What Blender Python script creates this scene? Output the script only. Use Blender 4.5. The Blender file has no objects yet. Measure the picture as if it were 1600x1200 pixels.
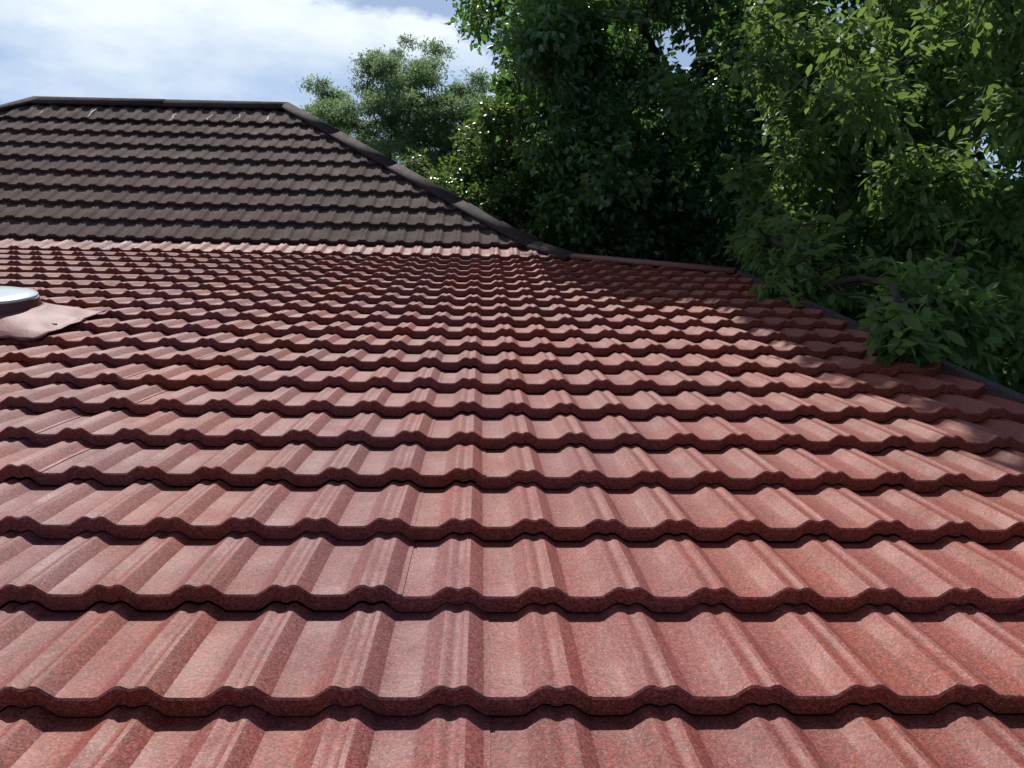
import bpy, bmesh, math, random
import numpy as np
from mathutils import Matrix, Vector

R = math.radians
rng = np.random.default_rng(7)
random.seed(7)
SC = bpy.context.scene
COL = SC.collection

# ------------------------------------------------------------------ camera
PITCH_LOW, PITCH_MID, PITCH_UP = R(12.0), R(24.2), R(35.0)     # the two roof pitches and the course between them
PER, COVER = 0.181, 0.3655                                        # one wave of the pressed tile, one course
CAM_S, CAM_H = 8.304, 0.881
FPX = 1403.7
cam_loc = Vector((0.0, -CAM_S*math.cos(PITCH_LOW) - CAM_H*math.sin(PITCH_LOW),
                  -CAM_S*math.sin(PITCH_LOW) + CAM_H*math.cos(PITCH_LOW)))
cd = bpy.data.cameras.new("camera"); cam = bpy.data.objects.new("camera", cd); COL.objects.link(cam)
cd.sensor_width = 36; cd.lens = 36*FPX/1600; cd.clip_start = 0.05; cd.clip_end = 3000
cam.matrix_world = (Matrix.Translation(cam_loc) @ Matrix.Rotation(R(-2.166), 4, 'Z')
                    @ Matrix.Rotation(R(90-2.266), 4, 'X') @ Matrix.Rotation(0.01346, 4, 'Z'))
SC.camera = cam

# ------------------------------------------------------------------ light
SUN_EL, SUN_AZ = R(55), R(-14)            # azimuth measured from +Y (straight up the roof), negative = to the left
w = bpy.data.worlds.new("World"); SC.world = w; w.use_nodes = True
nt = w.node_tree; N = nt.nodes; L = nt.links
for n in list(N): N.remove(n)
out = N.new('ShaderNodeOutputWorld'); bg = N.new('ShaderNodeBackground'); L.new(bg.outputs[0], out.inputs[0])
sky = N.new('ShaderNodeTexSky'); sky.sky_type = 'NISHITA'; sky.sun_disc = False
sky.sun_elevation = SUN_EL; sky.sun_rotation = SUN_AZ; sky.air_density = 1.0; sky.dust_density = 0.8; sky.ozone_density = 1.0
bg.inputs[1].default_value = 0.095
tc = N.new('ShaderNodeTexCoord')
sep = N.new('ShaderNodeSeparateXYZ'); L.new(tc.outputs['Generated'], sep.inputs[0])
def wm(op, a, b=None, c=None, clamp=False):
    m = N.new('ShaderNodeMath'); m.operation = op; m.use_clamp = clamp
    for i, v in enumerate((a, b, c)):
        if v is None: continue
        if isinstance(v, (int, float)): m.inputs[i].default_value = v
        else: L.new(v, m.inputs[i])
    return m.outputs[0]
def wnoise(vec, scale, detail, rough, loc=(0, 0, 0), sc=(1, 1, 1)):
    mp = N.new('ShaderNodeMapping'); L.new(vec, mp.inputs[0]); mp.inputs['Location'].default_value = loc; mp.inputs['Scale'].default_value = sc
    t = N.new('ShaderNodeTexNoise'); t.inputs['Scale'].default_value = scale; t.inputs['Detail'].default_value = detail
    t.inputs['Roughness'].default_value = rough; L.new(mp.outputs[0], t.inputs['Vector']); return t.outputs[0]
big = wnoise(tc.outputs['Generated'], 2.6, 7, 0.55, (3.1, 0.4, 1.2), (1, 1, 3.0))
med = wnoise(tc.outputs['Generated'], 6.5, 8, 0.6, (1.7, 5.2, 0.3), (1, 1, 2.2))
# heaped cloud bank: dense low down, breaking up higher in the sky
el = sep.outputs[2]
bank = wm('SUBTRACT', wm('SUBTRACT', 0.319, el), wm('MULTIPLY', sep.outputs[0], 0.20))
bank = wm('MULTIPLY', bank, 13.0)
v = wm('ADD', bank, wm('MULTIPLY', wm('SUBTRACT', big, 0.5), 1.8))
v = wm('ADD', v, wm('MULTIPLY', wm('SUBTRACT', med, 0.5), 1.5))
cov = wm('MAXIMUM', wm('MULTIPLY', wm('ADD', v, 0.06), 4.5, clamp=True),
         wm('MULTIPLY', wm('SUBTRACT', big, 0.66), 6.0, clamp=True))
cov = wm('MULTIPLY', cov, 0.97)
# cloud tone: bright heads, blue grey undersides
tone = wm('ADD', wm('MULTIPLY', wm('SUBTRACT', el, 0.245), 8.0), wm('MULTIPLY', wm('SUBTRACT', med, 0.5), 2.0))
tone = wm('ADD', tone, wm('MULTIPLY', wm('SUBTRACT', big, 0.48), 2.0))
ramp = N.new('ShaderNodeValToRGB'); L.new(tone, ramp.inputs[0])
ramp.color_ramp.elements[0].position = 0.0; ramp.color_ramp.elements[0].color = (4.5, 6.0, 8.5, 1)
ramp.color_ramp.elements[1].position = 1.0; ramp.color_ramp.elements[1].color = (9.3, 10.1, 10.6, 1)
mx = N.new('ShaderNodeMix'); mx.data_type = 'RGBA'
L.new(cov, mx.inputs['Factor']); L.new(sky.outputs[0], mx.inputs['A']); L.new(ramp.outputs[0], mx.inputs['B'])
L.new(mx.outputs['Result'], bg.inputs[0])

sd = bpy.data.lights.new("sun", 'SUN'); sd.energy = 5.0; sd.angle = R(0.5); sd.color = (1.0, 0.955, 0.88)
sun = bpy.data.objects.new("sun", sd); COL.objects.link(sun)
sun_dir = Vector((math.sin(SUN_AZ)*math.cos(SUN_EL), math.cos(SUN_AZ)*math.cos(SUN_EL), math.sin(SUN_EL)))
sun.rotation_euler = sun_dir.to_track_quat('Z', 'Y').to_euler()
SC.view_settings.view_transform = 'Standard'; SC.view_settings.look = 'None'
SC.view_settings.exposure = 0.1; SC.view_settings.gamma = 1; SC.view_settings.use_curve_mapping = False

# ------------------------------------------------------------------ helpers
def tag(o, label=None, cat=None, group=None, kind=None):
    if label: o['label'] = label
    if cat: o['category'] = cat
    if group: o['group'] = group
    if kind: o['kind'] = kind
    return o
def empty(name, loc=(0, 0, 0), parent=None):
    o = bpy.data.objects.new(name, None); COL.objects.link(o); o.location = loc
    if parent: o.parent = parent
    return o
def link(name, me, parent=None, mat=None, smooth=False):
    o = bpy.data.objects.new(name, me); COL.objects.link(o)
    if mat and not me.materials: me.materials.append(mat)
    if smooth: me.shade_smooth()
    if parent: o.parent = parent
    return o
def mesh_np(name, verts, faces_flat, nper):
    """fast mesh from numpy: faces_flat (F,nper)"""
    me = bpy.data.meshes.new(name)
    F = len(faces_flat)
    me.vertices.add(len(verts)); me.vertices.foreach_set('co', np.asarray(verts, np.float32).ravel())
    me.loops.add(F*nper); me.loops.foreach_set('vertex_index', np.asarray(faces_flat, np.int32).ravel())
    me.polygons.add(F); me.polygons.foreach_set('loop_start', np.arange(0, F*nper, nper, dtype=np.int32))
    me.update(calc_edges=True); me.validate(); return me

class Mat:
    def __init__(s, name):
        s.m = bpy.data.materials.new(name); s.m.use_nodes = True
        s.N = s.m.node_tree.nodes; s.L = s.m.node_tree.links
        s.b = s.N['Principled BSDF']; s.out = s.N['Material Output']
        s.tc = s.N.new('ShaderNodeTexCoord')
    def geo(s): 
        g = s.N.new('ShaderNodeNewGeometry'); return g.outputs['Position']
    def noise(s, vec, scale, detail=4, rough=.55, sc=(1, 1, 1), out=0):
        mp = s.N.new('ShaderNodeMapping'); s.L.new(vec, mp.inputs[0]); mp.inputs['Scale'].default_value = sc
        t = s.N.new('ShaderNodeTexNoise'); t.inputs['Scale'].default_value = scale; t.inputs['Detail'].default_value = detail
        t.inputs['Roughness'].default_value = rough; s.L.new(mp.outputs[0], t.inputs['Vector']); return t.outputs[out]
    def voro(s, vec, scale, out='Color'):
        t = s.N.new('ShaderNodeTexVoronoi'); t.inputs['Scale'].default_value = scale; s.L.new(vec, t.inputs['Vector']); return t.outputs[out]
    def ramp(s, fac, stops):
        r = s.N.new('ShaderNodeValToRGB'); e = r.color_ramp.elements
        while len(e) < len(stops): e.new(0.5)
        for i, (p, c) in enumerate(stops): e[i].position = p; e[i].color = tuple(c)+(1,) if len(c) == 3 else c
        s.L.new(fac, r.inputs[0]); return r.outputs[0]
    def mix(s, fac, a, b, mode='MIX'):
        m = s.N.new('ShaderNodeMix'); m.data_type = 'RGBA'; m.blend_type = mode
        for k, v in (('Factor', fac), ('A', a), ('B', b)):
            i = m.inputs[k] if k != 'Factor' else m.inputs[0]
            if k == 'A': i = m.inputs[6]
            if k == 'B': i = m.inputs[7]
            if isinstance(v, (int, float)): i.default_value = v
            elif isinstance(v, tuple): i.default_value = v+(1,) if len(v) == 3 else v
            else: s.L.new(v, i)
        return m.outputs[2]
    def math(s, op, a, b=None, clamp=False):
        m = s.N.new('ShaderNodeMath'); m.operation = op; m.use_clamp = clamp
        for i, v in enumerate((a, b)):
            if v is None: continue
            if isinstance(v, (int, float)): m.inputs[i].default_value = v
            else: s.L.new(v, m.inputs[i])
        return m.outputs[0]
    def bump(s, h, strength, dist, normal=None):
        b = s.N.new('ShaderNodeBump'); b.inputs['Strength'].default_value = strength; b.inputs['Distance'].default_value = dist
        s.L.new(h, b.inputs['Height'])
        if normal is not None: s.L.new(normal, b.inputs['Normal'])
        return b.outputs[0]

def coated_tile(name, main, alt, dark, gloss_lo, gloss_hi, spec, grain=1.0, objrand=True, sheen_fade=False):
    M = Mat(name); P = M.geo()
    blot = M.noise(P, 2.2, 6, .65, (1, .55, .55))
    dust_sheen = M.ramp(blot, [(.34, (0, 0, 0)), (.60, (1, 1, 1))])
    if sheen_fade:    # sheen painted into the colour: pinkish tint gives way to orange towards the verge
        sx = M.N.new('ShaderNodeSeparateXYZ'); M.L.new(P, sx.inputs[0])
        mr = M.N.new('ShaderNodeMapRange'); M.L.new(sx.outputs[0], mr.inputs[0]); mr.inputs[1].default_value = -.3; mr.inputs[2].default_value = 1.3
        mr.inputs[3].default_value = 1.0; mr.inputs[4].default_value = .30
        dust_sheen = M.math('MULTIPLY', dust_sheen, mr.outputs[0])
    col = M.mix(dust_sheen, main, alt)
    streak = M.noise(P, 9.0, 4, .6, (4.0, .35, .35))
    col = M.mix(M.math('MULTIPLY', M.ramp(streak, [(.48, (0, 0, 0)), (.72, (1, 1, 1))]), .5), col, dark)
    chips = M.voro(P, 290)
    cs = M.N.new('ShaderNodeSeparateColor'); M.L.new(chips, cs.inputs[0])
    chipv = cs.outputs[0]
    mid = M.noise(P, 90, 3, .7)
    shade = M.math('ADD', M.math('MULTIPLY', chipv, 1.2*grain), M.math('MULTIPLY', mid, .6*grain))
    shade = M.math('ADD', shade, 1.0-.90*grain)
    cc = M.N.new('ShaderNodeCombineColor')
    for i in range(3): M.L.new(shade, cc.inputs[i])
    col = M.mix(1.0, col, cc.outputs[0], 'MULTIPLY')
    pale = M.math('MULTIPLY', M.math('GREATER_THAN', cs.outputs[1], .86), .22)
    col = M.mix(pale, col, (.42, .30, .29))
    if objrand:
        oi = M.N.new('ShaderNodeObjectInfo')
        hv = M.N.new('ShaderNodeHueSaturation'); M.L.new(col, hv.inputs['Color'])
        M.L.new(M.math('ADD', M.math('MULTIPLY', oi.outputs['Random'], .18), .92), hv.inputs['Value'])
        col = hv.outputs[0]
    M.L.new(col, M.b.inputs['Base Color'])
    rgh = M.noise(P, 5.0, 4, .6)
    rr = M.N.new('ShaderNodeMapRange'); M.L.new(rgh, rr.inputs[0]); rr.inputs[1].default_value = .35; rr.inputs[2].default_value = .65
    rr.inputs[3].default_value = gloss_lo; rr.inputs[4].default_value = gloss_hi
    M.L.new(rr.outputs[0], M.b.inputs['Roughness'])
    M.b.inputs['Specular IOR Level'].default_value = spec
    hgt = M.math('ADD', chipv, M.math('MULTIPLY', mid, .8))
    b1 = M.bump(hgt, .8*grain, .0022)
    M.L.new(b1, M.b.inputs['Normal'])
    return M.m

mat_red = coated_tile('red_stone_coating', (.225, .036, .014), (.182, .044, .045), (.115, .019, .009), .56, .72, .50, .9, sheen_fade=True)  # purplish alt colour: dusty film plus sky sheen painted in
mat_brown = coated_tile('weathered_brown_coating', (.102, .064, .057), (.082, .058, .055), (.058, .041, .037), .8, .95, .10)
mat_cap = coated_tile('dark_cap_coating', (.050, .032, .031), (.042, .032, .035), (.025, .02, .02), .8, .95, .15, .7, False)
mat_capred = coated_tile('red_cap_coating', (.20, .045, .033), (.17, .05, .04), (.10, .03, .02), .4, .6, .6, .7, False)

def plain(name, col, rough=.6, metal=0, var=.25, scale=8, spec=.5, bumpd=.002):
    M = Mat(name); P = M.geo(); n = M.noise(P, scale, 6, .6)
    c = M.mix(n, tuple(x*(1-var) for x in col), tuple(x*(1+var) for x in col))
    M.L.new(c, M.b.inputs['Base Color']); M.b.inputs['Roughness'].default_value = rough; M.b.inputs['Metallic'].default_value = metal
    M.b.inputs['Specular IOR Level'].default_value = spec
    M.L.new(M.bump(M.noise(P, scale*6, 4, .6), .4, bumpd), M.b.inputs['Normal'])
    return M.m
mat_flash = plain('painted_flashing', (.19, .060, .064), .58, 0, .3, 14, .35, .004)
mat_curb = plain('skylight_curb_paint', (.10, .035, .035), .5, 0, .3, 30)
mat_alu = plain('weathered_metal_trim', (.10, .10, .085), .6, .3, .35, 12)
mat_wall = plain('cream_render', (.55, .50, .40), .85, 0, .12, 3)
mat_fascia = plain('fascia_paint', (.12, .05, .04), .5, 0, .2, 5)
mat_bark = plain('grey_brown_bark', (.05, .04, .03), .9, 0, .45, 14, .2, .02)
mat_twig = plain('pale_twig_bark', (.17, .14, .10), .85, 0, .4, 25, .2, .006)
mat_scrape = plain('pale_scraped_metal', (.22, .22, .20), .7, 0, .5, 60)
mat_battens = plain('roof_underlay', (.02, .018, .018), .9)
def dome_mat():
    M = Mat('milky_acrylic_dome'); P = M.geo()
    M.L.new(M.mix(M.noise(P, 9, 5, .6), (.50, .60, .62), (.66, .72, .72)), M.b.inputs['Base Color'])
    M.b.inputs['Roughness'].default_value = .22; M.b.inputs['Specular IOR Level'].default_value = .6
    return M.m
mat_dome = dome_mat()

def leaf_mat(name, c1, c2, tr, rough=.38, spec=.5, trans=.45):
    M = Mat(name); P = M.geo()
    n = M.noise(P, 1.1, 3, .6); n2 = M.voro(P, 9.0)
    s2 = M.N.new('ShaderNodeSeparateColor'); M.L.new(n2, s2.inputs[0])
    f = M.math('ADD', M.math('MULTIPLY', n, .6), M.math('MULTIPLY', s2.outputs[0], .5), clamp=True)
    col = M.mix(f, c1, c2)
    M.L.new(col, M.b.inputs['Base Color']); M.b.inputs['Roughness'].default_value = rough
    M.b.inputs['Specular IOR Level'].default_value = spec
    t = M.N.new('ShaderNodeBsdfTranslucent'); M.L.new(M.mix(f, tuple(x*.8 for x in tr), tr), t.inputs[0])
    ms = M.N.new('ShaderNodeMixShader'); ms.inputs[0].default_value = trans
    M.L.new(M.b.outputs[0], ms.inputs[1]); M.L.new(t.outputs[0], ms.inputs[2]); M.L.new(ms.outputs[0], M.out.inputs[0])
    return M.m
leaf_mid = leaf_mat('broad_green_leaf', (.040, .095, .036), (.070, .135, .044), (.15, .30, .055), .32, .8)
leaf_near = leaf_mat('glossy_long_leaf', (.040, .095, .034), (.095, .150, .050), (.24, .38, .08), .58, .25, .42)
leaf_dark = leaf_mat('deep_green_leaf', (.034, .085, .034), (.060, .120, .042), (.10, .22, .045), .28, .8, .4)
leaf_far = leaf_mat('feathery_leaf', (.085, .165, .095), (.12, .20, .11), (.28, .42, .18), .55, .3, .4)
leaf_small = leaf_mat('bright_shrub_leaf', (.035, .080, .022), (.080, .125, .034), (.15, .25, .045), .3, .6, .45)

# ------------------------------------------------------------------ ground
def ground():
    M = Mat('lawn_soil'); P = M.geo()
    c = M.mix(M.noise(P, .5, 8, .65), (.035, .060, .020), (.10, .085, .045)); M.L.new(c, M.b.inputs['Base Color']); M.b.inputs['Roughness'].default_value = .95
    M.L.new(M.bump(M.noise(P, 20, 5, .7), .6, .05), M.b.inputs['Normal'])
    n = 41; xs = np.sign(np.linspace(-1, 1, n))*np.abs(np.linspace(-1, 1, n))**3*1200
    X, Y = np.meshgrid(xs, xs, indexing='ij'); r = np.hypot(X, Y)
    Z = GROUND + .15*np.sin(X*.13)*np.cos(Y*.11) * np.clip((r-15)/30, 0, 1)
    v = np.stack([X, Y, Z], -1).reshape(-1, 3); i = np.arange(n*n).reshape(n, n)
    f = np.stack([i[:-1, :-1], i[1:, :-1], i[1:, 1:], i[:-1, 1:]], -1).reshape(-1, 4)
    tag(link('ground', mesh_np('ground', v, f, 4), None, M.m, True), kind='structure')
GROUND = -4.7
ground()

# ------------------------------------------------------------------ the house: roof of pressed metal tile panels
UP = [(0, .0175), (.035, .0183), (.08, .0222), (.13, .0222), (.165, .0190), (.295, .0018), (.345, 0), (.50, -.0004), (.645, 0), (.695, .0020),
      (.825, .0190), (.862, .0222), (.915, .0222), (.965, .0183)]
RISER = .040
PHASE = .144                       # where a groove between the twin crests sits
NW = 7
def panel_mesh(name, xa, xb, ext=.028):
    """pressed panel, local x along the course (absolute), y up the slope from its front edge, z out of the roof; covers xa..xb (+ side lap)"""
    us = []
    k0, k1 = math.floor((xa-PHASE)/PER)-1, math.ceil((xb+ext-PHASE)/PER)+1
    for k in range(k0, k1+1):
        for u, h in UP: us.append((PHASE+(k+u)*PER, h))
    xs = [p for p in us if xa < p[0] < xb+ext]
    hx = np.array([p[0] for p in us]); hh = np.array([p[1] for p in us])
    X = np.array([xa]+[p[0] for p in xs]+[xb+ext]); H = np.interp(X, hx, hh)
    lift = .0028*np.clip((X-xa)/(xb-xa), 0, 1.02)
    # rows of the section, from under the course above down over the front edge
    sec = [(COVER+.012, -RISER*.02-.004, 1), (COVER*.5, RISER*.5+.0006, 1), (.012, RISER*(1-.012/COVER), 1), (.004, RISER-.0005, 1), (.0, RISER-.004, 1),
           (.0036, RISER*.45, 1), (.0085, .0004, 1), (.014, .0002, 1)]
    rows = []
    base = -(RISER+.0222)
    for (y, z, a) in sec:
        rows.append(np.stack([X, np.full_like(X, y), H*a+z+lift+base], -1))
    V = np.concatenate(rows); n = len(X); i = np.arange(len(rows)*n).reshape(len(rows), n)
    F = np.stack([i[1:, :-1], i[1:, 1:], i[:-1, 1:], i[:-1, :-1]], -1).reshape(-1, 4)
    # small down-turned right-hand edge that laps the next panel
    e0 = i[:5, -1]; ve = V[e0].copy(); ve[:, 2] -= .0034; j = len(V)+np.arange(len(e0))
    V = np.concatenate([V, ve])
    Fe = np.stack([e0[:-1], e0[1:], j[1:], j[:-1]], -1)
    F = np.concatenate([F, Fe])
    me = mesh_np(name, V, F, 4)
    return me

def frame(origin, pitch):
    vy = Vector((0, math.cos(pitch), math.sin(pitch))); vz = Vector((0, -math.sin(pitch), math.cos(pitch))); vx = Vector((1, 0, 0))
    m = Matrix((vx, vy, vz)).transposed().to_4x4(); m.translation = origin; return m

FOOT = (.88, 0.0); LOWC = (2.14, -.93); VERGE = 2.14
run_mid = COVER*math.cos(PITCH_MID); rise_mid = COVER*math.sin(PITCH_MID)
NUP = 9.62
run_up = run_mid + NUP*COVER*math.cos(PITCH_UP); rise_up = rise_mid + NUP*COVER*math.sin(PITCH_UP)
RIDGE_R = (-2.43, run_up); RIDGE_L = (-5.55, run_up); FOOT_L = (-8.87, 0.0); LOWC_L = (-10.13, -.93); VERGE_L = -10.13

def bisect_all(me, planes, mat=None):
    """planes: (point, normal) keep the side the normal points away from; returns False when nothing is left"""
    bm = bmesh.new(); bm.from_mesh(me)
    for (p, nn) in planes:
        bmesh.ops.bisect_plane(bm, geom=bm.verts[:]+bm.edges[:]+bm.faces[:], plane_co=p, plane_no=nn, clear_outer=True)
    ok = len(bm.faces) > 0
    if ok: bm.to_mesh(me)
    bm.free(); return ok
def vplane(a, b, keep):
    """vertical plane through plan points a, b; keep the side of plan point keep"""
    d = Vector((b[0]-a[0], b[1]-a[1], 0)); n = Vector((d.y, -d.x, 0)).normalized()
    if n.dot(Vector((keep[0]-a[0], keep[1]-a[1], 0))) > 0: n = -n
    return (Vector((a[0], a[1], 0)), n)

house = tag(empty('house', (-3, -3, GROUND)), 'low house under a hipped roof of pressed metal tiles, red below and weathered brown above', 'house')
HM = Matrix.Translation(-Vector(house.location))
def hchild(o, parent=None):
    o.parent = parent or house
    return o

def lay_course(M, xa_list, planes, parent, mat, cache, jit, name='tile'):
    for (xa, xb, asstuff) in xa_list:
        key = round((xb-xa), 4), round(((xa-PHASE)/PER) % 1, 3)
        shift = xa
        # does a clipping plane touch this panel?
        cs = [M @ Vector(c) for c in ((xa, -.01, -.03), (xb+.03, -.01, -.03), (xa, COVER+.02, -.03), (xb+.03, COVER+.02, -.03))]
        outside = any(all((c-p).dot(n) > 0 for c in cs) for p, n in planes)
        if outside: continue
        cut = any(any((c-p).dot(n) > 0 for c in cs) for p, n in planes)
        T = M @ Matrix.Translation((0, random.uniform(-jit, jit), random.uniform(0, jit*.5))) 
        if cut or asstuff is not None:
            me = panel_mesh(name, xa, xb); me.transform(T)
            if cut and not bisect_all(me, planes): continue
            if asstuff is not None: asstuff.append(me); continue
            me.transform(HM); o = link(name, me, parent, mat)
        else:
            k = key
            if k not in cache:
                me = panel_mesh(name, xa, xb); me.transform(Matrix.Translation((-xa, 0, 0))); cache[k] = me
            o = link(name, cache[k], parent, mat)
            rot = Matrix.Rotation(random.uniform(-.0022, .0022), 4, 'Z')
            o.matrix_parent_inverse = Matrix.Identity(4)
            o.matrix_local = HM @ T @ Matrix.Translation((xa, 0, 0)) @ rot
        for p in o.data.polygons: p.use_smooth = True
        if 'sharp_done' not in o.data:
            o.data.set_sharp_from_angle(angle=R(24)); o.data['sharp_done'] = 1

def poly(name, pts, parent, mat, thick=0):
    bm = bmesh.new(); vs = [bm.verts.new(p) for p in pts]; bm.faces.new(vs)
    me = bpy.data.meshes.new(name); bm.to_mesh(me); bm.free(); me.transform(HM); return link(name, me, parent, mat)

def lowpt(x, s, dz=0):
    return Vector((x, -s*math.cos(PITCH_LOW)+0, -s*math.sin(PITCH_LOW))) + Vector((0, -math.sin(PITCH_LOW), math.cos(PITCH_LOW)))*dz
NLOW = 27; S_END = NLOW*COVER
U = -.085
lower = poly('lower_roof_slope', [lowpt(VERGE, S_END, U), lowpt(VERGE, .93/math.cos(PITCH_LOW), U), lowpt(FOOT[0], 0, U), lowpt(FOOT_L[0], 0, U),
                                   lowpt(VERGE_L, .93/math.cos(PITCH_LOW), U), lowpt(VERGE_L, S_END, U)], house, mat_battens)
KX = FOOT[0]+(RIDGE_R[0]-FOOT[0])*run_mid/run_up; KXL = FOOT_L[0]+(RIDGE_L[0]-FOOT_L[0])*run_mid/run_up
poly('turning_course_underlay', [(FOOT[0], .0, U), (KX, run_mid, rise_mid+U), (KXL, run_mid, rise_mid+U), (FOOT_L[0], 0, U)], house, mat_battens)
upper = poly('upper_roof_slope', [(KX, run_mid, rise_mid+U), (RIDGE_R[0], RIDGE_R[1], rise_up+U-.02), (RIDGE_L[0], RIDGE_L[1], rise_up+U-.02), (KXL, run_mid, rise_mid+U)], house, mat_battens)
cache_r, cache_b = {}, {}
pl_low = [vplane(FOOT, LOWC, (-3, -3)), (Vector((VERGE-.02, 0, 0)), Vector((1, 0, 0))),
          vplane(FOOT_L, LOWC_L, (-3, -3)), (Vector((VERGE_L+.02, 0, 0)), Vector((-1, 0, 0)))]
pl_up = [vplane(FOOT, RIDGE_R, (-3, 1)), vplane(FOOT_L, RIDGE_L, (-3, 1)), (Vector((0, run_up, 0)), Vector((0, 1, 0)))]
SC.cycles.max_bounces = 14; SC.cycles.diffuse_bounces = 6
def spans(off, x0, x1, stuff=None, stuff_x=-7.4):
    """panel joints at waves off + 7m; joint lands on the right flank of a crest"""
    W = NW*PER; j0 = PHASE + (off+.20)*PER
    m = math.floor((x0-j0)/W); res = []
    while j0+m*W < x1:
        a = j0+m*W; b = a+W
        res.append((a, b, stuff if b < stuff_x else None)); m += 1
    return res
offs = {r: (-9 if r % 2 else -8) for r in range(0, 40)}; offs.update({11: -7, 18: -9, 19: -8, 5: -10, 8: -9, 3: -11, 2: -9})
stuff_meshes = []
for r in range(1, NLOW+1):
    M = frame(lowpt(0, r*COVER), PITCH_LOW)
    lay_course(M, spans(offs[r], VERGE_L-.3, VERGE, stuff_meshes, -7.2), pl_low, lower, mat_red, cache_r, .0022)
# the course that turns from the low pitch to the steep one still has the red coating
M = frame(Vector((0, 0, 0)), PITCH_MID)
lay_course(M, spans(-8, FOOT_L[0], FOOT[0], stuff_meshes, -7.2), pl_up, lower, mat_red, cache_r, .001)
for k in range(9):
    o = Vector((0, run_mid + k*COVER*math.cos(PITCH_UP), rise_mid + k*COVER*math.sin(PITCH_UP)))
    M = frame(o, PITCH_UP) @ Matrix.Diagonal((1, 1.72 if k == 8 else 1, 1, 1))
    lay_course(M, spans([-9, -11, -8, -12, -9, -13, -10, -12, -9, -12][k], FOOT_L[0]-.3, FOOT[0]), pl_up, upper, mat_brown, cache_b, .0012)
if stuff_meshes:
    bm = bmesh.new()
    for me in stuff_meshes: bm.from_mesh(me)
    me = bpy.data.meshes.new('tile'); bm.to_mesh(me); bm.free(); me.transform(HM)
    o = link('tile', me, house, mat_red, True); o['kind'] = 'stuff'; me.set_sharp_from_angle(angle=R(24))

# pale scrapes on the uppermost course, thin flakes lying on the coating
M8 = frame(Vector((0, run_mid + 8*COVER*math.cos(PITCH_UP), rise_mid + 8*COVER*math.sin(PITCH_UP))), PITCH_UP)
for (x, l, wd) in ((-4.72, .50, .022), (-5.32, .26, .014), (-3.75, .34, .016), (-3.30, .20, .014), (-2.96, .24, .014), (-2.6, .22, .016)):
    V = []; 
    for i in range(9):
        t = i/8; xx = x+.012*math.sin(t*7+x*5)+.02*t; u = ((xx-PHASE)/PER) % 1
        h = np.interp(u, [p[0] for p in UP]+[1], [p[1] for p in UP]+[UP[0][1]])
        zz = h-.0222-RISER*(t*l/(COVER*1.72))+.004; ww = wd*(.35+.65*math.sin(math.pi*min(1, t*.9+.1)))*(1+.4*math.sin(i*2.3))
        V += [(xx-ww/2, .01+t*l, zz), (xx+ww/2, .01+t*l, zz)]
    me = mesh_np('scrape', V, [(2*i, 2*i+1, 2*i+3, 2*i+2) for i in range(8)], 4); me.transform(HM @ M8); link('scrape', me, upper, mat_scrape)

# the other faces of the roof (away from the camera): stepped courses as one relief each
def side_face(name, mat, A, B, C, D, courses, parent):
    """A,B foot line, D,C top line; stepped ribbed sheet"""
    A, B, C, D = map(Vector, (A, B, C, D)); n = (B-A).cross(D-A).normalized()
    if n.z < 0: n = -n
    V = []; F = []
    def ring(t, h):
        a = A.lerp(D, t); b = B.lerp(C, t); m = 60; row = []
        for i in range(m+1):
            q = a.lerp(b, i/m)+n*(h+.011*math.cos(i*1.9)); V.append(q); row.append(len(V)-1)
        return row
    prev = None
    for c in range(courses):
        r0 = ring(c/courses, -.06); r1 = ring(c/courses+1e-4, -.025); r2 = ring((c+1)/courses, -.06)
        for a_, b_ in ((r0, r1), (r1, r2)):
            for i in range(len(a_)-1): F.append((a_[i], a_[i+1], b_[i+1], b_[i]))
    me = mesh_np(name, [tuple(v) for v in V], F, 4); me.transform(HM); return link(name, me, parent, mat, False)
BACK_Y = 2*run_up
R3 = (RIDGE_R[0], RIDGE_R[1], rise_up); L3 = (RIDGE_L[0], RIDGE_L[1], rise_up)
zl = -.93*math.tan(PITCH_LOW)
side_face('right_roof_slope', mat_brown, (FOOT[0], 0, 0), (FOOT[0], BACK_Y, 0), R3, R3, 10, house)
side_face('left_roof_slope', mat_brown, (FOOT_L[0], BACK_Y, 0), (FOOT_L[0], 0, 0), L3, L3, 10, house)
side_face('back_roof_slope', mat_brown, (FOOT[0], BACK_Y, 0), (FOOT_L[0], BACK_Y, 0), L3, R3, 10, house)
side_face('right_skirt_roof', mat_capred, (VERGE, LOWC[1], zl), (VERGE, BACK_Y+.9, zl), (FOOT[0], BACK_Y, 0), (FOOT[0], 0, 0), 4, house)
side_face('left_skirt_roof', mat_capred, (VERGE_L, BACK_Y+.9, zl), (VERGE_L, LOWC[1], zl), (FOOT_L[0], 0, 0), (FOOT_L[0], BACK_Y, 0), 4, house)
side_face('back_skirt_roof', mat_capred, (VERGE, BACK_Y+.9, zl), (VERGE_L, BACK_Y+.9, zl), (FOOT_L[0], BACK_Y, 0), (FOOT[0], BACK_Y, 0), 3, house)

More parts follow.
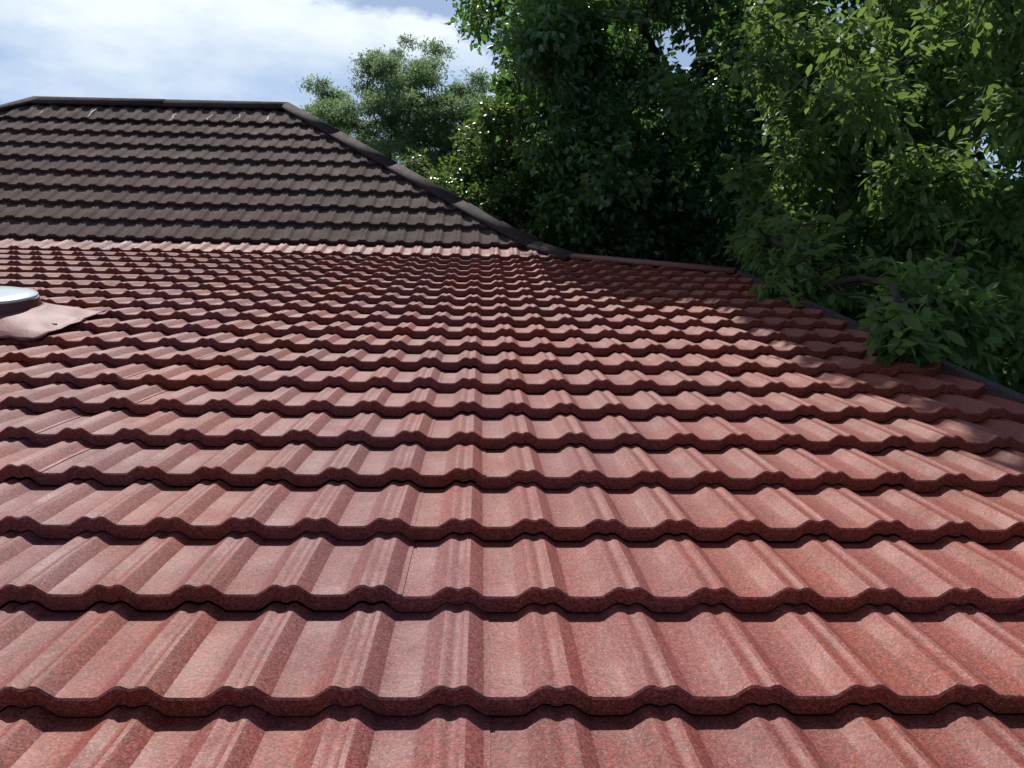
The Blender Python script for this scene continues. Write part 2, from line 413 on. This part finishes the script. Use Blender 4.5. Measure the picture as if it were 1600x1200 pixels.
# hip and ridge caps: folded V trim with turned-down edges, laid in overlapping lengths
def cap(name, p, q, nl, nr, half, mat, lift=.018, parent=house, seg=1.25, depth=.03):
    """p->q the hip line, nl/nr normals of the faces left and right of it"""
    p, q, nl, nr = Vector(p), Vector(q), Vector(nl).normalized(), Vector(nr).normalized()
    d = (q-p).normalized(); Ltot = (q-p).length; up = (nl+nr).normalized()
    def side(n, s):
        t = d.cross(n).normalized()
        return t if t.dot(s) > 0 else -t
    rgt = d.cross(Vector((0, 0, 1))).normalized()
    tl = side(nl, -rgt); tr = side(nr, rgt)
    nseg = max(1, round(Ltot/seg)); 
    for k in range(nseg):
        a = p+d*(Ltot*k/nseg - (.04 if k else 0)); b = p+d*(Ltot*(k+1)/nseg)
        ha = .0015 if k else 0.0   # the upper length laps the lower one
        V = []; 
        for c, h in ((a, ha+.002), (b, 0)):
            o = c+up*(lift+h)
            V += [o+tl*half-nl*depth, o+tl*half, o+tl*.045+up*.004, o+tl*.012+up*.010, o+tr*.012+up*.010, o+tr*.045+up*.004, o+tr*half, o+tr*half-nr*depth]
        F = [(i, i+1, i+9, i+8) for i in range(7)]
        F += [tuple(range(8))] if False else []
        me = mesh_np(name, [tuple(v) for v in V], F, 4); me.transform(HM)
        o = link(name, me, parent, mat); md = o.modifiers.new('t', 'SOLIDIFY'); md.thickness = .003
nf_up = Vector((0, -math.sin(PITCH_UP), math.cos(PITCH_UP))); nf_low = Vector((0, -math.sin(PITCH_LOW), math.cos(PITCH_LOW)))
sl = math.atan2(rise_up, FOOT[0]-RIDGE_R[0]); nr_up = Vector((math.sin(sl), 0, math.cos(sl))); nl_up = Vector((-math.sin(sl), 0, math.cos(sl)))
s2 = math.atan2(-zl, VERGE-FOOT[0]); nr_low = Vector((math.sin(s2), 0, math.cos(s2)))
# the hip bends at the course where the pitch changes
kx = FOOT[0]+(RIDGE_R[0]-FOOT[0])*run_mid/run_up
kz = rise_mid
cap('hip_cap', (FOOT[0], FOOT[1], 0), (kx, run_mid, kz), nf_up, nr_up, .135, mat_cap)
cap('hip_cap', (kx, run_mid, kz), R3, nf_up, nr_up, .135, mat_cap)
kxl = FOOT_L[0]+(RIDGE_L[0]-FOOT_L[0])*run_mid/run_up
cap('hip_cap', L3, (kxl, run_mid, kz), nf_up, nl_up, .11, mat_cap)
cap('ridge_cap', R3, L3, nf_up, Vector((0, math.sin(PITCH_UP), math.cos(PITCH_UP))), .17, mat_cap)
cap('hip_cap', (LOWC[0], LOWC[1], zl), (FOOT[0], FOOT[1], 0), nf_low, nr_low, .10, mat_capred, .012)

# verge trim on the right-hand edge, a folded metal angle
def bar(name, a, b, wx, hz, parent, mat, nrm=None, bev=.004):
    a, b = Vector(a), Vector(b); d = (b-a); ln = d.length; d.normalize()
    z = Vector(nrm or (0, 0, 1)); x = d.cross(z).normalized(); z = x.cross(d).normalized()
    bm = bmesh.new(); bmesh.ops.create_cube(bm, size=1)
    bmesh.ops.scale(bm, vec=(wx, ln, hz), verts=bm.verts)
    bmesh.ops.bevel(bm, geom=bm.edges[:], offset=min(bev, wx*.3, hz*.3), segments=1, affect='EDGES')
    me = bpy.data.meshes.new(name); bm.to_mesh(me); bm.free()
    M = Matrix((x, d, z)).transposed().to_4x4(); M.translation = (a+b)/2; me.transform(HM @ M)
    return link(name, me, parent, mat)
sv = .93/math.cos(PITCH_LOW)
nseg = 5
for k in range(nseg):
    s0 = sv+(S_END-sv)*k/nseg; s1 = sv+(S_END-sv)*(k+1)/nseg-.004
    bar('verge_trim', lowpt(VERGE-.008, s1, -.022), lowpt(VERGE-.008, s0, -.022), .046, .062, house, mat_cap, nf_low)
    bar('verge_edge', lowpt(VERGE+.022, s1, -.055), lowpt(VERGE+.022, s0, -.055), .008, .10, house, mat_alu, nf_low)
bar('fascia', lowpt(VERGE_L, S_END+.05, -.14), lowpt(VERGE, S_END+.05, -.14), .03, .2, house, mat_fascia)
bar('fascia', (VERGE-.01, LOWC[1], zl-.17), (VERGE-.01, BACK_Y+.9, zl-.17), .03, .2, house, mat_fascia)
# walls under the roof
def box(name, lo, hi, parent, mat):
    lo, hi = Vector(lo), Vector(hi)
    bm = bmesh.new(); bmesh.ops.create_cube(bm, size=1); bmesh.ops.scale(bm, vec=hi-lo, verts=bm.verts); bmesh.ops.translate(bm, vec=(lo+hi)/2, verts=bm.verts)
    me = bpy.data.meshes.new(name); bm.to_mesh(me); bm.free(); me.transform(HM); return link(name, me, parent, mat)
ze = -S_END*math.sin(PITCH_LOW)-.3
yf = -S_END*math.cos(PITCH_LOW)+.5
box('wall', (VERGE_L+.5, yf, GROUND-.2), (VERGE-.45, BACK_Y+.5, ze), house, mat_wall)
# raking top of the side walls, up to the underside of the roof
for xw in (VERGE-.56, VERGE_L+.52):
    bm = bmesh.new()
    pts = [(yf, ze+.002), (BACK_Y+.4, ze+.002), (BACK_Y+.4, zl-.16), (LOWC[1], zl-.16), (yf, yf*math.tan(PITCH_LOW)-.16)]
    a = [bm.verts.new((xw, y, z)) for y, z in pts]; b = [bm.verts.new((xw+.1, y, z)) for y, z in pts]
    bm.faces.new(a); bm.faces.new(b[::-1])
    for i in range(5): bm.faces.new((a[i], b[i], b[(i+1) % 5], a[(i+1) % 5]))
    bmesh.ops.recalc_face_normals(bm, faces=bm.faces)
    me = bpy.data.meshes.new('gable_wall'); bm.to_mesh(me); bm.free(); me.transform(HM); link('gable_wall', me, house, mat_wall)

# ---- round skylight with painted flashing
def skylight():
    cx, cs = -2.56, 3.66
    M = frame(lowpt(cx, cs), PITCH_LOW)
    root = empty('skylight', HM @ lowpt(cx, cs), house)
    inv = Matrix.Translation(-lowpt(cx, cs)) @ M
    def ringmesh(name, prof, mat, seg=56, sx=1.0, sy=1.0, closed_top=True):
        V = []; F = []
        for (r, z) in prof:
            for i in range(seg):
                a = 2*math.pi*i/seg; V.append((r*sx*math.cos(a), r*sy*math.sin(a), z))
        for k in range(len(prof)-1):
            for i in range(seg): F.append((k*seg+i, k*seg+(i+1) % seg, (k+1)*seg+(i+1) % seg, (k+1)*seg+i))
        me = mesh_np(name, V, F, 4); me.transform(inv); o = link(name, me, root, mat, True); me.set_sharp_from_angle(angle=R(35)); return o
    ringmesh('curb', [(.305, -.05), (.295, .0), (.286, .075), (.281, .118), (.268, .124)], mat_curb)
    ringmesh('dome', [(.276, .120), (.278, .132), (.266, .140), (.22, .150), (.15, .158), (.08, .163), (.001, .165)], mat_dome)
    # flashing sheet: rises to the curb, dressed down over the tiles with a ragged edge
    n1, n2 = 96, 10; V = []; F = []
    for j in range(n2+1):
        t = j/n2
        for i in range(n1):
            a = 2*math.pi*i/n1; ca, sa = math.cos(a), math.sin(a)
            R0 = .29
            # rounded square outline, longer down the slope and to the sides
            q = 1/max(abs(ca)/.50, abs(sa)/(.36 if sa > 0 else .40))
            R1 = min(q, .60)*(1+.02*math.sin(a*9+1)+.012*math.sin(a*23))
            R1 = max(R1, .35)
            r = R0+(R1-R0)*t; x = r*ca; y = r*sa
            zt = .055*(1-t)**2.2 + .019
            if t > .55:   # dressed down into the troughs
                X = cx+x; u = ((X-PHASE)/PER) % 1; h = np.interp(u, [p[0] for p in UP]+[1], [p[1] for p in UP]+[UP[0][1]])-.0222
                zt += h*((t-.55)/.45)*.75
                fy = ((-y+cs)/COVER) % 1
                zt += -.018*((t-.55)/.45)*(1-fy)
            zt += .004*math.sin(x*31+y*17)*t
            V.append((x, y, zt))
    for j in range(n2):
        for i in range(n1): F.append((j*n1+i, (j+1)*n1+i, (j+1)*n1+(i+1) % n1, j*n1+(i+1) % n1))
    me = mesh_np('flashing', V, F, 4); me.transform(inv); o = link('flashing', me, root, mat_flash, True)
    md = o.modifiers.new('t', 'SOLIDIFY'); md.thickness = .004; md.offset = 1
    # spots of pale sealant where the sheet is fixed
    for (x, y) in ((.33, -.25), (.42, -.12)):
        bm = bmesh.new(); bmesh.ops.create_icosphere(bm, subdivisions=2, radius=.016)
        bmesh.ops.scale(bm, vec=(1.5, 1, .5), verts=bm.verts); bmesh.ops.translate(bm, vec=(x, y, .012), verts=bm.verts)
        m2 = bpy.data.meshes.new('sealant_blob'); bm.to_mesh(m2); bm.free(); m2.transform(inv); link('sealant_blob', m2, root, mat_flash, True)
skylight()

# ------------------------------------------------------------------ trees
def unit(v): return v/np.maximum(np.linalg.norm(v, axis=-1, keepdims=True), 1e-9)
def leaves_mesh(name, pos, direc, nrm, length, width, fold=.18, fine=False):
    """pos: leaf base, direc: leaf axis, nrm: blade normal; numpy (n,3)"""
    n = len(pos); d = unit(direc); s = unit(np.cross(d, nrm)); nn = np.cross(s, d)
    Lh = length[:, None]; Wd = width[:, None]
    if fine:
        ts = [(0, 0, 0), (.28, .42, .10), (.62, .46, .10), (1, 0, -.10), (.62, -.46, .10), (.28, -.42, .10), (.30, 0, 0), (.64, 0, .02)]
        V = np.stack([pos+d*Lh*t+s*Wd*w_+nn*Wd*h for t, w_, h in ts], 1)
        b = (np.arange(n)*8)[:, None]
        quads = np.array([[0, 1, 6, 6], [1, 2, 7, 6], [2, 3, 7, 7], [0, 6, 5, 5], [6, 7, 4, 5], [7, 3, 4, 4]])
        tri = []
        tri = np.array([[0, 1, 6], [1, 2, 7], [1, 7, 6], [2, 3, 7], [0, 6, 5], [6, 7, 4], [6, 4, 5], [7, 3, 4]])
        F = (b[:, :, None]+tri[None]).reshape(-1, 3)
        return mesh_np(name, V.reshape(-1, 3), F, 3)
    ts = [(0, 0, 0), (.45, .5, fold), (1, 0, -.08), (.45, -.5, fold)]
    V = np.stack([pos+d*Lh*t+s*Wd*w_+nn*Wd*h for t, w_, h in ts], 1)
    b = (np.arange(n)*4)[:, None]; tri = np.array([[0, 1, 2], [0, 2, 3]])
    F = (b[:, :, None]+tri[None]).reshape(-1, 3)
    return mesh_np(name, V.reshape(-1, 3), F, 3)

def tube_arrays(pts, radii, sides=7):
    pts = [Vector(p) for p in pts]; V = []; F = []
    for k, p in enumerate(pts):
        d = (pts[min(k+1, len(pts)-1)]-pts[max(k-1, 0)]).normalized()
        a = d.orthogonal().normalized() if k == 0 else (a - d*a.dot(d)).normalized()
        b = d.cross(a)
        for i in range(sides):
            t = 2*math.pi*i/sides; V.append(tuple(p+(a*math.cos(t)+b*math.sin(t))*radii[k]))
    for k in range(len(pts)-1):
        for i in range(sides): F.append((k*sides+i, k*sides+(i+1) % sides, (k+1)*sides+(i+1) % sides, (k+1)*sides+i))
    return V, F
class Tubes:
    def __init__(s): s.V = []; s.F = []
    def add(s, pts, radii, sides=7):
        v, f = tube_arrays(pts, radii, sides); o = len(s.V); s.V += v; s.F += [tuple(i+o for i in q) for q in f]
    def build(s, name, parent, mat): return link(name, mesh_np(name, s.V, s.F, 4), parent, mat, True)
def wiggle(a, b, n, amp):
    a, b = Vector(a), Vector(b); L_ = (b-a).length; pts = [a]
    for k in range(1, n):
        t = k/n; pts.append(a.lerp(b, t)+Vector((random.gauss(0, 1), random.gauss(0, 1), random.gauss(0, .6)))*amp*L_*math.sin(math.pi*t) + Vector((0, 0, .10*L_*math.sin(math.pi*t))))
    pts.append(b); return pts

def make_tree(name, label, base, trunk_top, clumps, nleaf, leaf, mat, bark=mat_bark, trunk_r=.16, group=None, spread=.5, droop=.5, fine=False, cat='tree', flat=1.0, limbs=8, twig_r=.009, rosettes=(), reach=1.0):
    """clumps: (n,4) centre and radius in world; leaves sit on short twigs that fan out of each clump centre"""
    base = np.array(base, float); root = tag(empty(name, tuple(base)), label, cat, group)
    clumps = [c for c in clumps if not open_air(c)]
    C_ = np.asarray(clumps, float); cen = C_[:, :3]-base; rad = C_[:, 3]
    top = np.array(trunk_top)-base
    tr = Tubes(); tr.add(wiggle((0, 0, -.2), tuple(top), 6, .03), list(np.linspace(trunk_r, .018, 7)), 10); tr.build('trunk', root, bark)
    # limbs grow clump to clump, each joined to the nearest one already reached
    tp = [np.array(top)*t for t in (.45, .6, .75, .88, 1.0)]
    nodes = np.array(tp+[c for c in cen]); nt0 = len(tp); par = {}; cost = np.full(len(nodes), 1e9); plen = np.zeros(len(nodes)); best = np.zeros(len(nodes), int)
    done = np.zeros(len(nodes), bool)
    for i in range(nt0):
        done[i] = True; dd = np.linalg.norm(nodes-nodes[i], axis=1); m = (dd < cost) & ~done; cost[m] = dd[m]; best[m] = i
    while not done.all():
        i = int(np.argmin(np.where(done, 1e9, cost))); done[i] = True; par[i] = int(best[i])
        plen[i] = plen[best[i]]+np.linalg.norm(nodes[i]-nodes[best[i]])
        dd = np.linalg.norm(nodes-nodes[i], axis=1)+.35*plen[i]; m = (dd < cost) & ~done; cost[m] = dd[m]; best[m] = i
    size = np.ones(len(nodes)); seq = list(par)
    for i in reversed(seq):
        if par[i] >= nt0: size[par[i]] += size[i]
    root_of = {}; B = {}
    for i in seq:
        root_of[i] = i if par[i] < nt0 else root_of[par[i]]
        T_ = B.setdefault(root_of[i], Tubes())
        r0 = min(twig_r*size[i]**.5, trunk_r*.5, .085 if not len(rosettes) else .026); r1 = r0*.72
        T_.add(wiggle(nodes[par[i]], nodes[i], 4, .07), list(np.linspace(r0, r1, 5)), 6 if r0 > .02 else 4)
    for T_ in B.values(): T_.build('branch', root, bark)
    # leaves
    share = rad**2.0; share = share/share.sum(); P_, D_, N_ = [], [], []
    for c, r, s in zip(cen, rad, share):
        n = max(26, int(nleaf*s)); nt_ = max(4, int(n/14))
        td = unit(rng.normal(size=(nt_, 3))+np.array([0, 0, .15])); tl = r*(.55+.5*rng.random(nt_)**(1 if reach == 1 else 2))*reach
        ti = rng.integers(0, nt_, n); t = rng.random(n)**.6
        off = td[ti]*(tl[ti]*t)[:, None]; off[:, 2] = off[:, 2]*flat - droop*.35*(tl[ti]*t**2)
        off += rng.normal(size=(n, 3))*(r*.07+.03)
        P_.append(c+off)
        d = unit(td[ti]*.8+rng.normal(size=(n, 3))*.75); d[:, 2] -= droop; D_.append(unit(d))
        N_.append(unit(rng.normal(size=(n, 3))*spread+np.array([0, 0, 1.0])))
    P_, D_, N_ = map(np.concatenate, (P_, D_, N_)); n = len(P_)
    ln = leaf[0]*(.65+.6*rng.random(n)); wd = ln*leaf[1]*(.85+.3*rng.random(n))
    cr = link('crown', leaves_mesh('crown', P_, D_, N_, ln, wd, fine=fine), root, mat); cr['kind'] = 'stuff'
    # big leaves that can be told apart: rosettes at the twig ends, each leaf its own piece
    if len(rosettes):
        lm = []
        for v in range(5):
            me = leaves_mesh('leaf', np.zeros((1, 3)), np.array([[1., 0, -.12+.1*v]]), np.array([[0, .12*(v-2), 1.]]), np.array([1.]), np.array([.40+.05*(v % 3)]), fine=True)
            me.materials.append(mat); me.shade_smooth(); lm.append(me)
        stems = Tubes()
        for (x, y, z, k) in rosettes:
            c = Vector((x, y, z))-Vector(base); j = int(np.argmin(np.linalg.norm(cen-np.array(c), axis=1)))
            stems.add(wiggle(tuple(cen[j]), tuple(c), 4, .08), [.010, .009, .008, .006, .004], 5)
            a0 = random.random()*6.28
            for q in range(int(k)):
                a = a0+q*2.4; tilt = random.uniform(-.75, .55)
                o = bpy.data.objects.new('leaf', random.choice(lm)); COL.objects.link(o); o.parent = root
                sc_ = random.uniform(.10, .165)*min(1, (Vector((x, y, z))-cam_loc).length/6.2)
                o.matrix_local = Matrix.Translation(c+Vector((0, 0, -.012*q))) @ Matrix.Rotation(a, 4, 'Z') @ Matrix.Rotation(-tilt, 4, 'Y') @ Matrix.Rotation(random.uniform(-.5, .5), 4, 'X') @ Matrix.Scale(sc_, 4)
        stems.build('twig', root, bark)['kind'] = 'stuff'
    return root
def shell_clumps(c, r, n, rr, inner=.55, lower=-1.0, seed=1):
    g = np.random.default_rng(seed); out = []
    while len(out) < n:
        d = unit(g.normal(size=3)); 
        if d[2] < lower: continue
        k = inner+(1-inner)*g.random()**.5; k *= 1+.12*math.sin(d[0]*7+seed)+.10*math.sin(d[2]*9+d[1]*5)
        p = np.array(c)+d*np.array(r)*k; out.append((*p, rr*(.6+.8*g.random())))
    return np.array(out)

CZ = cam_loc.z; CY = cam_loc.y
FWD = cam.matrix_world.to_3x3() @ Vector((0, 0, -1)); RGT = cam.matrix_world.to_3x3() @ Vector((1, 0, 0)); UPV = cam.matrix_world.to_3x3() @ Vector((0, 1, 0))
def at(px, py, depth):
    """survey helper: the world point seen at a photograph pixel, `depth` metres out"""
    return cam_loc + FWD*depth + RGT*((px-800)/FPX*depth) + UPV*((600-py)/FPX*depth)

SKY_GAPS = [(at(1062, 72, 12), 19), (at(1088, 95, 12), 10), (at(1312, 8, 12), 12), (at(1200, 203, 12), 12), (at(1555, 262, 12), 13), (at(1532, 240, 12), 7)]
def open_air(c):
    """True where the leafy screen thins out and the sky shows through"""
    d = Vector(c[:3])-cam_loc; z = d.dot(FWD)
    for g, rpx in SKY_GAPS:
        e = (g-cam_loc); k = z/e.dot(FWD)
        if (d-e*k).length < rpx/FPX*z + c[3]*.75: return True
    return False

# far airy tree left of the big ones
cl = []
for (px, py, r, n) in ((622, 112, 52, 11), (585, 100, 26, 3), (650, 105, 28, 4), (590, 160, 30, 4), (640, 150, 34, 5), (512, 150, 26, 4), (500, 175, 30, 5), (540, 190, 34, 5), (590, 205, 44, 7),
                       (650, 200, 46, 8), (690, 170, 38, 5), (728, 150, 40, 7), (745, 175, 38, 6), (700, 225, 50, 8), (560, 235, 46, 7), (610, 255, 60, 9), (680, 275, 60, 9), (745, 240, 60, 10), (720, 300, 60, 7), (770, 200, 50, 7), (790, 290, 60, 7)):
    for _ in range(int(n*1.5)):
        dp = 21+random.gauss(0, 1.0)
        q = at(px+random.gauss(0, r*.45), py+random.gauss(0, r*.40), dp); cl.append((*q, random.uniform(.20, .38)))
b = at(640, 400, 21)
make_tree('feathery_tree', 'pale airy tree with layered feathery foliage rising behind the roof hip', (b.x, b.y, GROUND), tuple(at(612, 190, 21)), cl, 130000, (.085, .34), leaf_far,
          trunk_r=.17, spread=.45, droop=.15, flat=.32, limbs=10, reach=1.75)

# big broadleaf tree whose leafy boughs fill the middle of the view
cl = []
def boughs(spec, depth, dj, rlo, rhi, dens=1.0, cl=None):
    for (px, py, sx, sy, n) in spec:
        for _ in range(int(n*dens)):
            q = at(px+random.gauss(0, sx), py+random.gauss(0, sy), depth+random.gauss(0, dj)); cl.append((*q, random.uniform(rlo, rhi)))
boughs([(860, 20, 26, 26, 11), (828, 85, 14, 10, 5), (868, 110, 30, 26, 12), (900, 60, 38, 34, 12), (930, 150, 50, 50, 18), (1000, 110, 50, 40, 14), (860, 210, 45, 40, 16), (960, 250, 60, 50, 22),
        (1060, 190, 60, 60, 20), (1150, 60, 60, 50, 16), (1150, 180, 60, 60, 20), (1060, 320, 60, 40, 20), (900, 320, 50, 35, 14), (980, -60, 80, 50, 18), (1120, -80, 80, 60, 18), (840, -60, 40, 40, 10),
        (1190, 300, 50, 50, 14), (950, 380, 50, 22, 8), (1100, 390, 50, 20, 8)], 13.2, 1.1, .34, .62, 1.0, cl)
for _ in range(120):      # high boughs that reach out over the roof corner
    cl.append((random.uniform(-.2, 1.45), random.uniform(2.6, 4.8), random.uniform(5.6, 6.8), random.uniform(.32, .55)))
for _ in range(130):
    cl.append((random.uniform(.8, 1.4), random.uniform(-1.5, 2.4), random.uniform(4.9, 6.0), random.uniform(.30, .5)))
b = at(1020, 420, 14)
make_tree('broadleaf_tree', 'tall dark green broadleaf tree standing just beyond the corner of the roof', (b.x, b.y, GROUND), tuple(at(1010, 150, 14)), cl, 130000, (.115, .66), leaf_mid,
          trunk_r=.22, spread=.75, droop=.55, limbs=12)

# bright small-leaved tree close behind the hip
cl = []
boughs([(700, 285, 24, 14, 7), (745, 300, 25, 18, 8), (790, 320, 28, 18, 10), (830, 345, 30, 18, 10), (870, 370, 28, 16, 9), (780, 270, 24, 20, 7), (760, 225, 22, 24, 7), (850, 300, 40, 25, 9), (900, 390, 30, 14, 7), (800, 170, 20, 30, 6)], 12.6, .5, .22, .42, 1.0, cl)
b = at(820, 420, 12.6)
make_tree('small_leaved_tree', 'small tree with bright yellow green leaves pressed against the far side of the hip', (b.x+1.2, b.y+.4, GROUND), tuple(at(830, 390, 13.0)), cl, 26000, (.085, .55), leaf_small,
          trunk_r=.09, spread=.8, droop=.35, limbs=7)

# long-leaved tree on the right, overhanging the verge
cl = []
boughs([(1290, 60, 60, 45, 12), (1420, 60, 60, 50, 14), (1540, 70, 60, 60, 14), (1250, 170, 45, 40, 8), (1340, 170, 60, 50, 12), (1480, 180, 60, 45, 13), (1590, 180, 40, 40, 8), (1260, 280, 40, 40, 9),
        (1370, 290, 60, 45, 13), (1490, 310, 60, 40, 12), (1590, 340, 40, 50, 10), (1220, 380, 28, 26, 6), (1300, 390, 40, 28, 9), (1420, 400, 60, 32, 12), (1540, 430, 60, 40, 12), (1600, 520, 40, 30, 8),
        (1500, 490, 40, 22, 7), (1400, -30, 100, 30, 10), (1560, -40, 80, 40, 9)], 8.6, 1.0, .22, .42, 1.0, cl)
boughs([(1235, 425, 14, 20, 5), (1270, 450, 20, 12, 4)], 6.3, .15, .10, .2, 1.0, cl)
boughs([(1408, 528, 12, 20, 7)], 4.2, .06, .09, .14, 1.0, cl)
boughs([(1412, 500, 14, 28, 7), (1440, 470, 25, 20, 6), (1490, 500, 30, 16, 6)], 5.1, .12, .10, .18, 1.0, cl)
ros = []
for (px, py, sx, sy, dp, n) in ((1185, 375, 28, 25, 7.0, 5), (1330, 405, 40, 28, 6.0, 8), (1330, 70, 60, 45, 6.8, 9), (1470, 405, 32, 25, 5.7, 6), (1260, 190, 40, 30, 7.0, 3), (1410, 90, 40, 40, 6.6, 3), (1540, 200, 50, 60, 6.5, 3), (1228, 452, 10, 16, 6.05, 4), (1408, 530, 14, 26, 4.15, 4), (1440, 470, 20, 15, 4.6, 2)):
    for _ in range(n):
        q = at(px+random.gauss(0, sx), py+random.gauss(0, sy), dp+random.gauss(0, .25)); ros.append((*q, random.choice((6, 7, 8, 8))))
b = at(1480, 500, 9.2)
make_tree('overhanging_tree', 'leafy tree with long glossy leaves hanging over the right edge of the red roof', (b.x+.6, b.y, GROUND), tuple(at(1480, 250, 9.4)), cl, 58000, (.108, .42), leaf_near,
          trunk_r=.15, spread=.7, droop=.55, limbs=12, fine=True, rosettes=ros)

# denser trees behind that close the view
def back_tree(px, py, depth, rx, rz, n, seed, label, nleaf=26000, leaf=(.24, .6), lab_group='trees closing the view behind the roof'):
    c = at(px, py, depth); cl = shell_clumps(tuple(c), (rx, rx, rz), n, rx*.27, .35, -1, seed)
    make_tree('background_tree', label, (c.x, c.y, GROUND), (c.x, c.y, c.z-.2*rz), cl, nleaf, leaf, leaf_dark, trunk_r=.2, spread=1.0, droop=.4, limbs=8, group=lab_group)
back_tree(960, 210, 19, 3.0, 4.2, 80, 3, 'dark tree behind the left side of the tall broadleaf tree')
back_tree(1190, 90, 20, 3.6, 3.9, 90, 4, 'tallest dark tree behind the middle of the leafy screen')
back_tree(1330, 330, 15, 2.6, 3.6, 80, 5, 'dark rounded tree behind the long glossy leaves')
back_tree(1440, 20, 18, 3.4, 4.2, 90, 6, 'dark tree whose crown reaches out of the top right of the view')
back_tree(1650, 300, 16, 3.0, 4.0, 80, 8, 'dark tree at the far right edge beyond the verge')
back_tree(1500, 500, 11, 2.0, 2.2, 60, 9, 'low dark tree beneath the overhanging leaves beside the verge', 20000, (.17, .6))
back_tree(1130, 400, 15, 2.4, 2.2, 60, 10, 'low dark tree showing just above the lower roof corner', 22000)
back_tree(900, 400, 16, 2.2, 2.2, 60, 12, 'low dark tree hidden behind the bright small-leaved tree', 20000)
